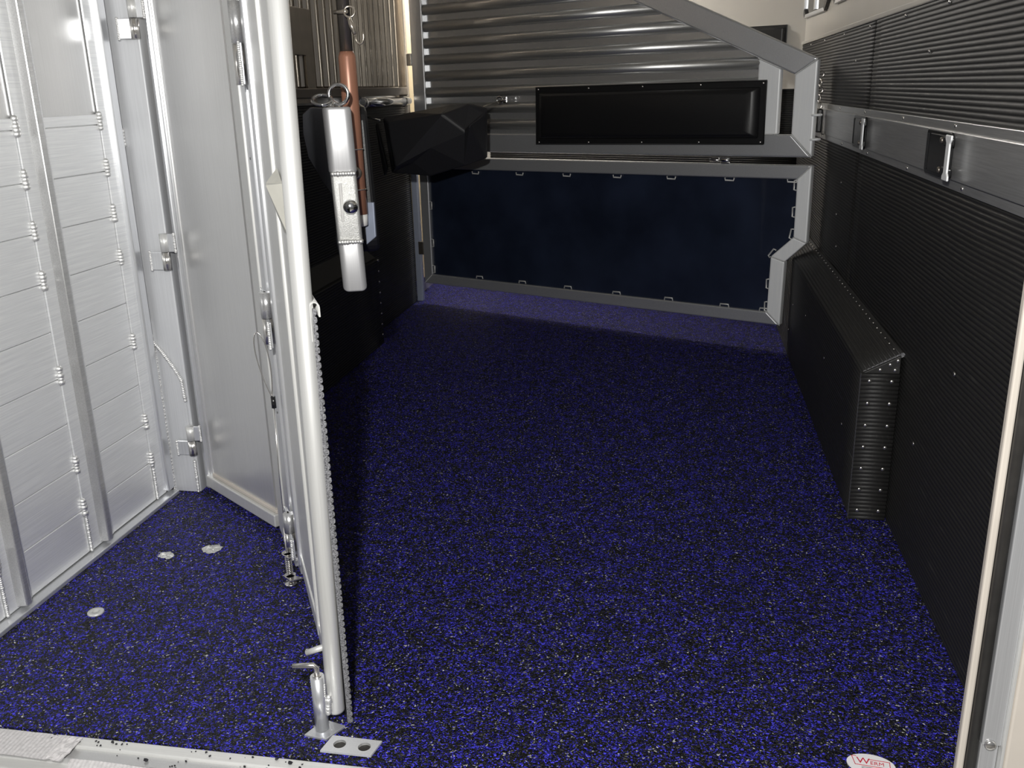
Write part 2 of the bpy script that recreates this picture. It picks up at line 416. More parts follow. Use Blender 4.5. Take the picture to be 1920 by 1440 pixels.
# ---- right wall
wr = MB().box(XR+0.012, XR+0.13, YS+0.06, 6.6, -0.1, 2.16).build('wall_right', 'cream'); structure(wr, 'black ribbed rubber wall with an aluminium rail and cream top', 'wall')
ribbed('rubber_lining', (XR+0.004, 1.33, 0.0), (0,1,0), (0,0,1), (-1,0,0), 1.93, 0.905, 0.0110, 0.0032, 0.006, wr, 22, 0.004, 11, 0.9)
ribbed('rubber_lining', (XR+0.007, 3.262, 0.0), (0,1,0), (0,0,1), (-1,0,0), 2.0, 0.905, 0.0110, 0.0032, 0.006, wr, 22, 0.004, 12, 0.8)
ribbed('rubber_lining', (XR+0.004, 1.33, 1.040), (0,1,0), (0,0,1), (-1,0,0), 1.83, 0.262, 0.0112, 0.0032, 0.006, wr, 22, 0.003, 13, 1.1)
ribbed('rubber_lining', (XR+0.007, 3.162, 1.040), (0,1,0), (0,0,1), (-1,0,0), 2.1, 0.262, 0.0112, 0.0032, 0.006, wr, 22, 0.003, 14, 0.7)
band = MB().box(XR-0.010, XR+0.012, 1.33, 5.27, 0.925, 1.022).build('rail', 'alu_band', wr, bevel=0.002)
MB().box(XR-0.004, XR+0.012, 1.33, 5.27, 0.904, 0.9255).build('rail_flange', 'alu_band', wr, bevel=0.0015)
MB().box(XR-0.004, XR+0.012, 1.33, 5.27, 1.0215, 1.042).build('rail_flange', 'alu_band', wr, bevel=0.0015)
for y in (2.05, 2.55, 3.1, 3.6, 4.1):
    rivet((XR-0.0042, y, 0.914), (-1,0,0), wr, 0.9); rivet((XR-0.0042, y+0.1, 1.033), (-1,0,0), wr, 0.9)
for y in (2.32, 2.75, 3.25, 3.75, 4.25, 4.7): rivet((XR-0.002, y, 1.288), (-1,0,0), wr, 0.9)
for y, z in ((2.45, 1.19), (3.45, 1.19), (3.55, 0.78), (3.6, 0.66), (3.55, 0.55), (1.95, 0.55), (2.2, 0.30)): rivet((XR-0.003, y, z), (-1,0,0), wr, 0.9)
MB().box(XR-0.002, XR+0.013, 1.33, 5.24, 1.302, 1.318).build('top_trim', 'cream', wr, bevel=0.003)

ww = thing('wheel_well', (0.52, 3.4, 0), 'black ribbed wheel housing studded with bright rivets along the right wall', 'wheel well'); ww['kind'] = 'structure'
ribbed('side', (0.4735, 2.402, 0.0), (0,1,0), (0,0,1), (-1,0,0), 2.15, 0.412, 0.0110, 0.0032, 0.010, ww, 14, 0.002, 21)
ch = V((0.096, 0, 0.053))
ribbed('sloped_top', (0.472, 2.402, 0.414), (0,1,0), ch, (-0.48,0,0.87), 2.15, ch.length, 0.0110, 0.0032, 0.008, ww, 14, 0.0015, 22)
ribbed('end', (0.468, 2.400, 0.0), (1,0,0), (0,0,1), (0,-1,0), 0.094, 0.412, 0.0110, 0.0032, 0.010, ww, 2, 0.0, 23)
MB().prism([(0.470, 0.414), (0.560, 0.414), (0.560, 0.462)], lambda u, v, o: V((u, o, v)), 2.393, 2.42).build('end_gusset', 'rubber', ww, bevel=0.002)
MB().prism([(0.482, 0.0), (0.562, 0.0), (0.562, 0.455), (0.482, 0.408)], lambda u, v, o: V((u, o, v)), 2.41, 4.54).build('core', 'seal', ww)
for k in range(7):
    rivet((0.489, 2.394, 0.030+0.0605*k), (0,-1,0), ww, 0.95); rivet((0.543, 2.394, 0.030+0.0605*k), (0,-1,0), ww, 0.95)
for x, z in ((0.512, 0.424), (0.535, 0.438), (0.553, 0.449), (0.548, 0.424)): rivet((x, 2.3925, z), (0,-1,0), ww, 0.95)
for k in range(34): rivet((0.552, 2.45 + k*0.056, 0.4645), (-0.48,0,0.87), ww, 0.6)
for y, z in ((2.6, 0.2), (3.0, 0.28), (3.5, 0.3), (3.9, 0.25), (4.0, 0.12)): rivet((0.4665, y, z), (-1,0,0), ww, 0.7)

# ---- ceiling, front wall
cl = MB().box(XL-0.12, XR+0.13, YS+0.03, 6.7, 2.10, 2.16).build('ceiling', 'cream'); structure(cl, 'pale trailer roof above the stalls', 'ceiling')
DG = V((-0.90793934, 0.41910161, 0)); NG = V((-0.41910161, -0.90793934, 0)); AG = V((0.44095407, 4.06595178, 0))
def G(s, z, o=0.0): return AG + DG*s + NG*o + V((0, 0, z))
OF = -0.985
wf = MB().prism([(-0.28, -0.05), (2.75, -0.05), (2.75, 2.14), (-0.28, 2.14)], lambda u, v, o: G(u, v, o), OF-0.08, OF).build('wall_front', 'cream'); structure(wf, 'cream front wall with black rubber below, seen past the gate', 'wall')
ribbed('rubber_lining', G(0.30, 0.0, OF+0.012), DG, (0,0,1), NG, 1.95, 1.095, 0.0110, 0.0032, 0.012, wf, 8, 0.0, 31)
ct = MB().box(XR-0.016, XR+0.008, 5.215, 5.245, 1.32, 2.10).build('trim_1', 'cream_paint', bevel=0.004); structure(ct, 'cream corner trim above the black rubber wall', 'trim')
fp = thing('wall_pad', G(0.48, 1.30, OF), 'small black padded cushion on the cream front wall', 'pad')
MB().prism([(0.405, 1.24), (0.80, 1.24), (0.80, 1.392), (0.405, 1.392)], G, OF+0.002, OF+0.03).build('cushion', 'vinyl', fp, bevel=0.01, seg=3)
MB().prism([(0.395, 1.23), (0.81, 1.23), (0.81, 1.402), (0.395, 1.402)], G, OF+0.0, OF+0.006).build('backing', 'vinyl', fp, bevel=0.002)

# ---- windows in the cream band
def window(name, pts, label):
    e = thing(name, V((XR, pts[0][0], pts[0][1])), label, 'window'); e['kind'] = 'structure'
    F = lambda u, v, o: V((XR+0.012-o, u, v))
    cy = sum(p[0] for p in pts)/len(pts); cz = sum(p[1] for p in pts)/len(pts)
    for i in range(len(pts)):
        a = pts[i]; b_ = pts[(i+1) % len(pts)]
        sc = lambda p, k: (cy+(p[0]-cy)*k, cz+(p[1]-cz)*k)
        MB().prism([a, b_, sc(b_, 0.90), sc(a, 0.90)], F, 0.0, 0.014).build('window_frame', 'seal' if i % 2 else 'alu_post', e, bevel=0.002)
    MB().prism([(cy+(p[0]-cy)*0.9, cz+(p[1]-cz)*0.9) for p in pts], F, 0.001, 0.004).build('pane', 'dark_glass', e)
    MB().prism([(cy-0.02, min(p[1] for p in pts)+0.03), (cy+0.02, min(p[1] for p in pts)+0.03), (cy+0.02, max(p[1] for p in pts)-0.02), (cy-0.02, max(p[1] for p in pts)-0.02)], F, 0.003, 0.012).build('mullion', 'alu_post', e)
    return e
window('window_1', [(4.36, 1.410), (5.06, 1.424), (5.12, 1.455), (5.12, 1.86), (4.30, 1.86), (4.26, 1.45)], 'dark trailer window nearest the cream corner trim')
window('window_2', [(3.45, 1.410), (4.08, 1.415), (4.14, 1.445), (4.14, 1.86), (3.40, 1.86), (3.36, 1.45)], 'dark trailer window at the top edge above the rubber wall')

# ---- rear door jamb and threshold
jb = MB().box(0.458, 0.66, 1.292, 1.312, -0.10, 2.15).build('trim_2', 'alu_band', bevel=0.002); structure(jb, 'layered rear door jamb with pale edge and black seal', 'jamb')
MB().box(0.4455, 0.4565, 1.288, 1.3030, -0.05, 2.12).build('edge_strip', 'cream_paint', jb, bevel=0.003)
MB().tube([(0.4640, 1.287, -0.05), (0.4640, 1.287, 2.12)], 0.0078, 12).build('door_seal', 'seal', jb)
MB().box(0.4580, 0.4720, 1.290, 1.300, -0.05, 2.12).build('seal_base', 'seal', jb)
MB().box(0.4725, 0.5000, 1.276, 1.298, 0.166, 2.12).build('face_plate', 'alu_post', jb, bevel=0.002)
MB().box(0.4735, 0.4990, 1.283, 1.298, -0.05, 0.165).build('face_plate', 'alu_post', jb, bevel=0.002)
MB().box(0.5000, 0.5045, 1.270, 1.298, -0.05, 2.12).build('fin', 'alu_white', jb, bevel=0.001)
MB().box(0.5050, 0.560, 1.268, 1.298, -0.05, 2.12).build('outer_skin', 'cream_paint', jb, bevel=0.004)
MB().lathe([(0.0085, 0), (0.0085, 0.002), (0.006, 0.0045), (0, 0.005)], (0.484, 1.2755, 0.168), (0,-1,0), 14).build('screw', 'steel', jb)

sl = MB().box(XL-0.10, 0.66, 1.205, YS-0.001, -0.10, -0.022).build('trim_3', 'sill', bevel=0.002); structure(sl, 'pale aluminium threshold along the rear of the floor', 'threshold')
MB().box(XL-0.05, 0.46, 1.258, YS-0.002, -0.024, -0.0025).build('top_ledge', 'sill', sl, bevel=0.002)
MB().box(XL-0.05, 0.46, 1.232, 1.2575, -0.024, -0.0085).build('lower_ledge', 'alu_band', sl, bevel=0.0015)
MB().box(XL-0.10, 0.66, 1.10, 1.204, -0.20, -0.09).build('bumper', 'seal', sl, bevel=0.01)
for o in sl.children:
    if o.name.startswith('lower_ledge'): o.data.materials[0] = M['alu_sheet']

def tape(name, x0, x1, y0, y1, z, label, crumple):
    mb = MB(); nx = int((x1-x0)/0.004); ny = 8; rnd = random.Random(5)
    rows = []
    for j in range(ny+1):
        pts = []
        for i in range(nx+1):
            x = x0 + (x1-x0)*i/nx; y = y0 + (y1-y0)*j/ny
            h = 0.0006*(i % 2) + rnd.uniform(0, 0.0003)
            if crumple and x > x1-0.035: h += rnd.uniform(0, 0.004)
            pts.append((x, y + 0.0015*math.sin(i*0.11), z+h - (0.010*(1-j/ny) if not crumple else 0)))
        rows.append(mb.verts(pts))
    for j in range(ny):
        for i in range(nx): mb.face([rows[j]+i, rows[j]+i+1, rows[j+1]+i+1, rows[j+1]+i])
    o = mb.build(name, 'frosted_tape')
    md = o.modifiers.new('thick', 'SOLIDIFY'); md.thickness = 0.0012; md.offset = -1
    return tag(o, label, 'tape')
tape('reinforced_tape', -1.060, 0.44, 1.206, 1.2315, -0.0100, 'long clear ribbed tape strip stuck along the threshold edge', False)
tape('reinforced_tape', -1.235, -1.062, 1.212, 1.2745, 0.0002, 'short pale ribbed tape piece with a crumpled end on the threshold', True)

# ================================================================== TACK WALL
J = V((-1.368, 2.372, 0)); E_ = V((-1.042, 2.132, 0)); F_ = V((-0.870, 1.862, 0)); P_ = V((-0.607, 1.385, 0))
def seg_fn(a, b):
    d = (b-a).normalized(); n = V((d.y, -d.x, 0))           # n points to the tack side (towards the camera's left)
    if n.x > 0: n = -n
    L = (b-a).length
    return (lambda u, v, o: a + d*u + n*o + V((0, 0, v))), L, d, n
f1, L1, d1, n1 = seg_fn(J, E_)
f2, L2, d2, n2 = seg_fn(E_, F_)
f3, L3, d3, n3 = seg_fn(F_, P_)
TOP = 2.05
tp = thing('tack_partition', J + (F_-J)*0.5, 'pale grey folding tack partition hinged beside the plank wall', 'partition')
def pr(fn, u0, u1, v0, v1, o0, o1): return MB().prism([(u0, v0), (u1, v0), (u1, v1), (u0, v1)], fn, o0, o1)
pr(f1, 0.034, L1-0.012, 0.055, TOP, -0.004, 0.004).build('sheet', 'alu_sheet', tp)
pr(f1, 0.000, 0.016, 0.012, TOP, -0.016, 0.018).build('stile', 'alu_post', tp, bevel=0.003)
pr(f1, 0.0165, 0.034, 0.020, TOP, -0.014, 0.008).build('stile', 'alu_sheet', tp, bevel=0.003)
pr(f1, 0.010, L1+0.004, 0.018, 0.054, -0.016, 0.020).build('bottom_rail', 'alu_white', tp, bevel=0.003)
pr(f1, 0.034, L1, 0.0545, 0.064, -0.012, 0.010).build('bead', 'cream_paint', tp, bevel=0.002)
# grooved stile of the fold
W = L2
for u0, u1, o1, mt in ((0.000, 0.045, 0.000, 'seal'), (0.045, 0.110, 0.010, 'alu_white'), (0.110, 0.118, 0.004, 'alu_band'), (0.118, 0.190, 0.012, 'alu_white'), (0.190, 0.200, 0.004, 'alu_band'), (0.200, 0.275, 0.008, 'alu_post'), (0.275, W, 0.002, 'alu_post')):
    mt2 = 'alu_band' if mt == 'seal' else mt
    pr(f2, u0, u1, 0.03, TOP, -0.016, o1).build('fold_stile', mt2, tp, bevel=0.002)
for z in (0.42, 1.00, 1.28):
    p = f2(0.245, z, 0.0085); MB().lathe([(0.003, 0), (0.003, 0.0006)], p, n2, 8).build('bolt_hole', 'seal', tp)
# hinges of the panel on the pilaster
def hinge_pair(c, dirn, parent, z0, z1, r, leaf_dir, leaf, nrm, mat='alu_post', leaf2=None):
    zm = (z0+z1)/2
    h = MB().tube([c+V((0,0,z0)), c+V((0,0,zm-0.0008))], r, 14).build('hinge', 'steel', parent, bevel=0.0)
    MB().tube([c+V((0,0,zm+0.0008)), c+V((0,0,z1))], r*1.05, 14).build('barrel', mat, h)
    a = c + nrm*0.0; b_ = c + leaf_dir*leaf
    t = nrm*0.004
    MB().hexa([a-t+V((0,0,z0)), b_-t+V((0,0,z0)), b_+t+V((0,0,z0)), a+t+V((0,0,z0)), a-t+V((0,0,zm)), b_-t+V((0,0,zm)), b_+t+V((0,0,zm)), a+t+V((0,0,zm))]).build('leaf', 'alu_post', h, bevel=0.002)
    e = b_ + nrm*0.003
    MB().weld([e+V((0,0,z0)), e+V((0,0,zm))], 0.004, 0.004).build('weld', 'weld', h)
    if leaf2:
        d_, l_ = leaf2; b2 = c + d_*l_
        MB().hexa([a-t+V((0,0,zm)), b2-t+V((0,0,zm)), b2+t+V((0,0,zm)), a+t+V((0,0,zm)), a-t+V((0,0,z1)), b2-t+V((0,0,z1)), b2+t+V((0,0,z1)), a+t+V((0,0,z1))]).build('leaf', 'alu_post', h, bevel=0.002)
        MB().weld([b2+nrm*0.003+V((0,0,zm)), b2+nrm*0.003+V((0,0,z1))], 0.004, 0.004).build('weld', 'weld', h)
for z0, z1 in ((0.125, 0.215), (0.675, 0.775), (1.275, 1.375)):
    hinge_pair(V((-1.392, 2.333, 0)), None, tp, z0, z1, 0.0115, V((-1,0,0)), 0.046, V((0,-1,0)), 'alu_white', (V((1,0.15,0)).normalized(), 0.030))
# fold hinges
for z0, z1 in ((0.095, 0.190), (0.605, 0.720), (1.150, 1.310)):
    hinge_pair(f2(L2-0.010, 0, 0.016), None, tp, z0, z1, 0.0125, d3, 0.05, n3, 'alu_band', (-d2, 0.04))
# spring latch with its pull cable
base = f2(L2-0.02, 0, 0.026)
sp_ = MB().tube([base+V((0,0,0.002)), base+V((0,0,0.150))], 0.0045, 10).build('latch_rod', 'steel', tp)
MB().lathe([(0.015, 0), (0.015, 0.003), (0.005, 0.004)], base+V((0,0,0.001)), (0,0,1), 18).build('latch_disc', 'steel', sp_)
mbs = MB(); pts = [base + V((0.0072*math.cos(t), 0.0072*math.sin(t), 0.028+0.052*t/(2*math.pi*11))) for t in [i*0.35 for i in range(int(2*math.pi*11/0.35))]]
mbs.tube(pts, 0.0014, 6).build('spring', 'steel', sp_)
for z in (0.022, 0.082):
    mbx = MB(); a = base
    mbx.lathe([(0.014, 0), (0.014, 0.0035)], a+V((0,0,z)), (0,0,1), 18)
    mbx.build('latch_lug', 'steel', sp_)
    pp = f3(0.0, 0, 0.0)
    MB().hexa([a+n3*(-0.004)+d3*0.0+V((0,0,z)), a+d3*0.026+n3*(-0.030)+V((0,0,z)), a+d3*0.030+n3*(0.002)+V((0,0,z)), a+d3*0.004+n3*0.012+V((0,0,z)),
               a+n3*(-0.004)+V((0,0,z+0.0035)), a+d3*0.026+n3*(-0.030)+V((0,0,z+0.0035)), a+d3*0.030+n3*(0.002)+V((0,0,z+0.0035)), a+d3*0.004+n3*0.012+V((0,0,z+0.0035))]).build('latch_arm', 'steel', sp_, bevel=0.001)
MB().tube([base+V((0,0,0.148)), base+V((0.0, 0.0, 0.30)), f2(L2-0.028, 0.455, 0.020)], 0.0013, 6).build('cable', 'steel', sp_)
MB().tube([f2(L2-0.028, 0.448, 0.020), f2(L2-0.030, 0.475, 0.020)], 0.0055, 10).build('crimp', 'black_plastic', sp_)
lp = []; la = f2(L2-0.030, 0.475, 0.022)
for k in range(33):
    t = k/32*2*math.pi; q_ = (1-math.cos(t))/2
    lp.append(la + V((-0.020*q_ + 0.017*math.sin(t)*math.sin(t/2), 0.004*math.sin(t), 0.150*q_)))
MB().tube(lp, 0.0017, 7).build('cable_loop', 'steel', sp_)

tg = thing('tack_gate', F_ + (P_-F_)*0.5, 'white pole-ended tack gate with black rubber edge standing on the blue floor', 'gate')
pr(f3, 0.030, L3-0.010, 0.085, TOP, -0.006, 0.000).build('sheet', 'alu_white', tg)
pr(f3, 0.012, 0.062, 0.085, TOP, -0.016, 0.008).build('stile', 'alu_post', tg, bevel=0.003)
pr(f3, 0.36, 0.372, 0.085, TOP, -0.010, 0.006).build('stile', 'alu_white', tg, bevel=0.003)
pr(f3, 0.060, L3-0.016, 0.070, 0.110, -0.012, 0.004).build('bottom_rail', 'alu_white', tg, bevel=0.003)
ptop = P_ + V((0.022, 0.004, TOP))
MB().tube([P_ + V((0,0,0.030)), P_ + V((0,0,0.034)), ptop], [0.0150, 0.0162, 0.0162], 22).build('pole', 'alu_white', tg)
# wedge bracket on the tack side
wz = 0.985
wp = lambda u, v, o: f3(u, v, o)
mbw = MB(); q = [wp(L3-0.085, wz-0.075, 0.002), wp(L3-0.03, wz-0.070, 0.002), wp(L3-0.03, wz+0.01, 0.002), wp(L3-0.11, wz+0.030, 0.002), wp(L3-0.065, wz+0.006, 0.026), wp(L3-0.095, wz+0.006, 0.024)]
b0 = mbw.verts(q)
for fc in ((0,1,4,5), (1,2,4), (2,3,5,4), (3,0,5), (0,3,2,1)): mbw.face([b0+i for i in fc])
mbw.build('wedge_bracket', 'wedge', tg, bevel=0.001)
# rubber lining on the stall side, held by a J channel
n3b = -n3
ro = P_ + n3b*0.024 + d3*0.012
ribbed('rubber_sheet', ro + V((0,0,0.004)), -d3, (0,0,1), n3b, L3-0.02, 0.795, 0.0128, 0.0042, 0.0065, tg, 4, 0.0, 41)
jc = ro + V((0,0,0.745)); jp = []
for (o, z) in ((-0.0085, 0.0), (-0.0085, 0.052)): jp.append((o, z))
for k in range(9):
    t = math.pi - math.pi*k/8; jp.append((0.0005+0.0090*math.cos(t), 0.056+0.009*math.sin(t)))
jp += [(0.0095, 0.040)]
inn = [(p[0]*0.72 + (0.0002), p[1]-0.0012 if 0 < i < len(jp)-1 else p[1]) for i, p in enumerate(jp)]
mbj = MB(); nj = len(jp); dd = -d3
Aj = [mbj.verts([jc + n3b*o + V((0,0,z)) + d3*0.004 + dd*t for o, z in lst]) for t in (0, L3-0.03) for lst in (jp, inn)]
for k in range(nj-1):
    mbj.face([Aj[0]+k, Aj[0]+k+1, Aj[2]+k+1, Aj[2]+k], True); mbj.face([Aj[1]+k, Aj[1]+k+1, Aj[3]+k+1, Aj[3]+k], True)
    for a, b_ in ((Aj[0], Aj[1]), (Aj[2], Aj[3])): mbj.face([a+k, a+k+1, b_+k+1, b_+k])
mbj.build('j_channel', 'alu_white', tg)
# foot latch: tube, L-handled pin, stop peg, welds
ft = V((-0.628, 1.362, 0))
lt_ = MB().tube([ft+V((0,0,0.006)), ft+V((0,0,0.118))], 0.0128, 20).build('latch_tube', 'alu_post', tg)
MB().tube([ft+V((0,0,0.115)), ft+V((0,0,0.121))], 0.0088, 16).build('pin_collar', 'steel', lt_)
MB().tube([ft+V((0,0,0.10)), ft+V((0,0,0.136)), ft+V((-0.004,-0.001,0.141)), ft+V((-0.042,-0.006,0.139))], 0.0052, 12).build('pin', 'steel', lt_)
MB().tube([P_+V((-0.010,0.002,0.165)), P_+V((-0.046,-0.004,0.152))], [0.0060, 0.0056], 12).build('stop_peg', 'alu_white', tg)
MB().weld([ft+V((0.013,0.004,0.040)), ft+V((0.016,0.006,0.070))], 0.0075, 0.006).build('weld', 'weld', tg)
MB().weld([ft+V((0.012,-0.002,0.078)), ft+V((0.012,0.0,0.100))], 0.003, 0.004).build('weld', 'weld', tg)

# ================================================================== SWING DIVIDER (folded back behind the tack gate)
sd = thing('swing_divider', (-0.77, 2.1, 0.66), 'silver box-ended swing divider with aluminium post coloured by a painted brown reflection beside the pole', 'divider')
DE = V((-0.764, 2.055, 0)); DD = V((-0.640, 1.72, 0)).normalized(); DN = V((DD.y, -DD.x, 0))   # DN: stall side (right)
def fd(u, v, o): return DE + DD*u + DN*o + V((0.012*(1.1-v)/0.4, 0, v))
def rounded(x0, x1, y0, y1, r, n=5):
    out = []
    for cx, cy, a0 in ((x1-r, y1-r, 0), (x0+r, y1-r, 90), (x0+r, y0+r, 180), (x1-r, y0+r, 270)):
        for k in range(n+1):
            a = math.radians(a0 + 90*k/n); out.append((cx+r*math.cos(a), cy+r*math.sin(a)))
    return out
# end tube: three welded lengths (profile in u,o swept in z)
def vbox(z0, z1, o0, o1, u0, u1, r=0.012):
    prof = rounded(o0, o1, u0, u1, r); mb = MB()
    return mb.prism(prof, lambda a, b_, t: fd(b_, t, a), z0, z1, True)
vbox(0.955, 1.100, -0.032, 0.032, 0.0, 0.075, 0.016).build('end_tube', 'alu_bright', sd, bevel=0.006, seg=3)
vbox(0.800, 0.9545, -0.029, 0.029, 0.002, 0.070, 0.010).build('latch_housing', 'foil', sd, bevel=0.002)
mbt = MB(); prof = rounded(-0.028, 0.028, 0.0, 0.07, 0.014)
A0 = [fd(u, 0.7995, o) for o, u in prof]; A1 = [fd(u, 0.680 + 0.45*u, o) for o, u in prof]
i0 = mbt.verts(A0); i1 = mbt.verts(A1); npf = len(prof)
mbt.face([i0+k for k in range(npf)]); mbt.face([i1+k for k in range(npf)][::-1])
for k in range(npf): mbt.face([i0+k, i0+(k+1) % npf, i1+(k+1) % npf, i1+k], True)
mbt.build('end_foot', 'alu_bright', sd, bevel=0.006, seg=3)
for z in (0.955, 0.800): MB().weld([fd(-0.001, z, -0.024), fd(-0.001, z, 0.024)], 0.0068, 0.0060).build('weld', 'weld', sd)
MB().lathe([(0.017, -0.004), (0.017, 0.006), (0.013, 0.012), (0.006, 0.0145), (0, 0.015)], fd(0.0, 0.880, 0.008), -DD, 20).build('latch_bolt', 'chrome', sd)
# side bracket leaning back to the left
SBd = V((-0.80, 0.60, 0)).normalized(); SB0 = fd(0.012, 0, -0.030)
def fs(u, v, o): return SB0 + SBd*u + V((-0.6, -0.8, 0))*o + V((0, 0, v))
MB().prism([(0.0, 0.87), (0.0, 1.098), (0.115, 1.100), (0.150, 1.085), (0.155, 1.040), (0.140, 0.985), (0.085, 0.930), (0.03, 0.89)], fs, -0.012, 0.0).build('side_bracket', 'dark_alu', sd, bevel=0.003)
MB().prism([(0.0, 0.70), (0.0, 0.835), (0.040, 0.845), (0.05, 0.80), (0.035, 0.745)], fs, -0.010, 0.0).build('side_bracket', 'dark_alu', sd, bevel=0.003)
MB().prism([(0.0, 0.845), (0.012, 0.848), (0.030, 0.868), (0.034, 0.895), (0.02, 0.925), (0.0, 0.935)], fs, 0.0005, 0.008).build('white_sliver', 'cap_white', sd, bevel=0.002)  # white piece added in the shape of a bright sliver beside the housing
# body of the divider receding beside the tack wall
pr(fd, 0.08, 1.55, 0.72, 1.06, -0.012, 0.006).build('divider_sheet', 'dark_steel', sd)
MB().tube([fd(0.08, 1.075, 0.0), fd(1.55, 1.075, 0.0)], 0.02, 12).build('top_tube', 'alu_post', sd)
MB().prism(rounded(0.17, 1.45, 0.74, 1.10, 0.05), fd, 0.020, 0.072).build('pad', 'vinyl', sd, bevel=0.012, seg=3)
bt = fd(0.15, 0, 0.012)
def bpt(z): return V((-0.782 + (1.218-z)*0.008, 2.20, z))
MB().tube([bpt(0.845), bpt(1.21), bpt(1.222)], [0.0205, 0.0205, 0.016], 18).build('brown_tube', 'brown', sd)  # plain aluminium tube, its brown reflection put into the colour
MB().tube([bpt(0.815), bpt(0.818), bpt(0.8445)], [0.012, 0.0185, 0.0195], 18).build('end_cap', 'cap_white', sd)
MB().tube([bpt(1.2225), bpt(1.95)], 0.0150, 14).build('post', 'dark_steel', sd)
MB().lathe([(0.0165, -0.003), (0.0165, 0.003), (0.010, 0.005)], bpt(0.945)+V((0.004, -0.0205, 0)), (0.15,-1,0), 16).build('lock_button', 'dark_steel', sd)
MB().torus(bpt(1.0), (0,0,1), 0.0208, 0.0016, 24, 6).build('tube_band', 'steel', sd)
MB().torus(bpt(0.905), (0,0,1), 0.0208, 0.0016, 24, 6).build('tube_band', 'steel', sd)
MB().prism([(0.0, 0.0), (0.0, 0.105), (0.026, 0.105), (0.026, 0.02)], lambda u, v, o: V((-0.776+u, 2.225+o, 0.765+v)), 0, 0.01).build('guard_plate', 'blue_alu', sd, bevel=0.002)
for z in (1.02, 0.985):
    MB().torus(bpt(z)+V((-0.017,-0.016,0)), (1,0.4,0), 0.009, 0.0022, 16, 6).build('eyelet', 'steel', sd)

rg = thing('tie_ring', fd(0.02, 1.100, -0.01), 'pair of linked steel rings on top of the silver divider end', 'ring')
MB().torus(fd(0.02, 1.116, -0.030), (0.15,-0.5,0.9), 0.021, 0.0042, 26, 8).build('ring', 'chrome', rg)
MB().torus(fd(0.025, 1.127, 0.008), (0.2,-1,0.05), 0.0215, 0.0042, 26, 8).build('ring', 'chrome', rg)
MB().lathe([(0.008, 0), (0.008, 0.010), (0.004, 0.012)], fd(0.02, 1.1005, -0.012), (0,0,1), 12).build('ring_base', 'steel', rg)

sh = thing('snap_hook', bpt(1.31)+V((0.02,-0.03,0)), 'bronze snap hook dangling from the dark post', 'hook')
h0 = V((-0.770, 2.165, 1.305))
MB().torus(h0+V((0.014,0,0)), (0.2,-1,0.2), 0.012, 0.0026, 18, 7).build('swivel_ring', 'bronze', sh)
MB().tube([h0+V((-0.026,0.012,0.001)), h0+V((0.008,0.0,0.001))], 0.0045, 10).build('crossbar', 'bronze', sh)
MB().tube([h0+V((0.012,0,-0.013)), h0+V((0.017,0,-0.030)), h0+V((0.024,0,-0.048))], [0.0045, 0.006, 0.004], 10).build('hook_body', 'bronze', sh)
hk = [h0+V((0.024,0,-0.047))+V((0.010*(1-math.cos(t)), 0, -0.016*math.sin(t)-0.006)) for t in [k*0.42 for k in range(10)]]
MB().tube(hk, 0.0028, 8).build('hook_jaw', 'bronze', sh)

def plate_holes_any(outer, holes, fn, o0, o1):
    """rectangular plate with one rectangular slot, built as four bars"""
    mb = MB(); h = holes[0]; (x0, y0), (x1, y1) = outer[0], outer[2]; (a0, b0), (a1, b1) = h[0], h[2]
    a = mb.verts([fn(*p, o0) for p in outer] + [fn(*p, o0) for p in h]); c = mb.verts([fn(*p, o1) for p in outer] + [fn(*p, o1) for p in h])
    for i in range(4):
        j = (i+1) % 4
        mb.face([a+i, a+j, a+4+j, a+4+i]); mb.face([c+i, c+j, c+4+j, c+4+i]); mb.face([a+i, a+j, c+j, c+i]); mb.face([a+4+i, a+4+j, c+4+j, c+4+i])
    return mb
# ================================================================== BARRED WINDOW on the left wall
bw = thing('barred_window', (-1.45, 4.2, 1.10), 'window with upright aluminium bars tinted by a painted brown reflection above the left rubber wall', 'window')
MB().box(-1.485, -1.474, 2.45, 4.92, 1.15, 2.08).build('backing_pane', 'dark_steel', bw)
for k in range(29):
    y = 2.52 + k*0.082
    MB().hexa([(-1.474, y, 1.152), (-1.452, y+0.012, 1.152), (-1.452, y+0.034, 1.152), (-1.474, y+0.046, 1.152), (-1.474, y, 2.06), (-1.452, y+0.012, 2.06), (-1.452, y+0.034, 2.06), (-1.474, y+0.046, 2.06)]).build('bar', 'bronze', bw, bevel=0.005)
MB().box(-1.484, -1.425, 2.45, 4.91, 1.112, 1.150).build('ledge', 'dark_steel', bw, bevel=0.004)
MB().box(-1.478, -1.43, 4.918, 4.955, 0.90, 2.08).build('side_post', 'bronze', bw, bevel=0.004)
mbb = MB()
FB = lambda u, v, o: V((-1.448+o, u, v))
sb_ = plate_holes_any([(3.40, 1.095), (3.66, 1.095), (3.66, 1.44), (3.40, 1.44)], [[(3.47, 1.15), (3.58, 1.15), (3.58, 1.27), (3.47, 1.27)]], FB, 0.0, 0.012)
sb_.build('slotted_bracket', 'bronze', bw, bevel=0.002)
rt = thing('grab_rail', (-1.42, 4.6, 1.06), 'short polished tube rail under the barred window', 'rail')
MB().tube([(-1.425, 4.15, 1.086), (-1.425, 4.905, 1.082)], 0.020, 16).build('tube', 'chrome', rt)
MB().tube([(-1.425, 4.80, 1.0825), (-1.425, 4.86, 1.082)], 0.0235, 16).build('collar', 'steel', rt)
MB().torus((-1.412, 4.15, 1.085), (0,1,0), 0.022, 0.004, 18, 6).build('flange', 'steel', rt)

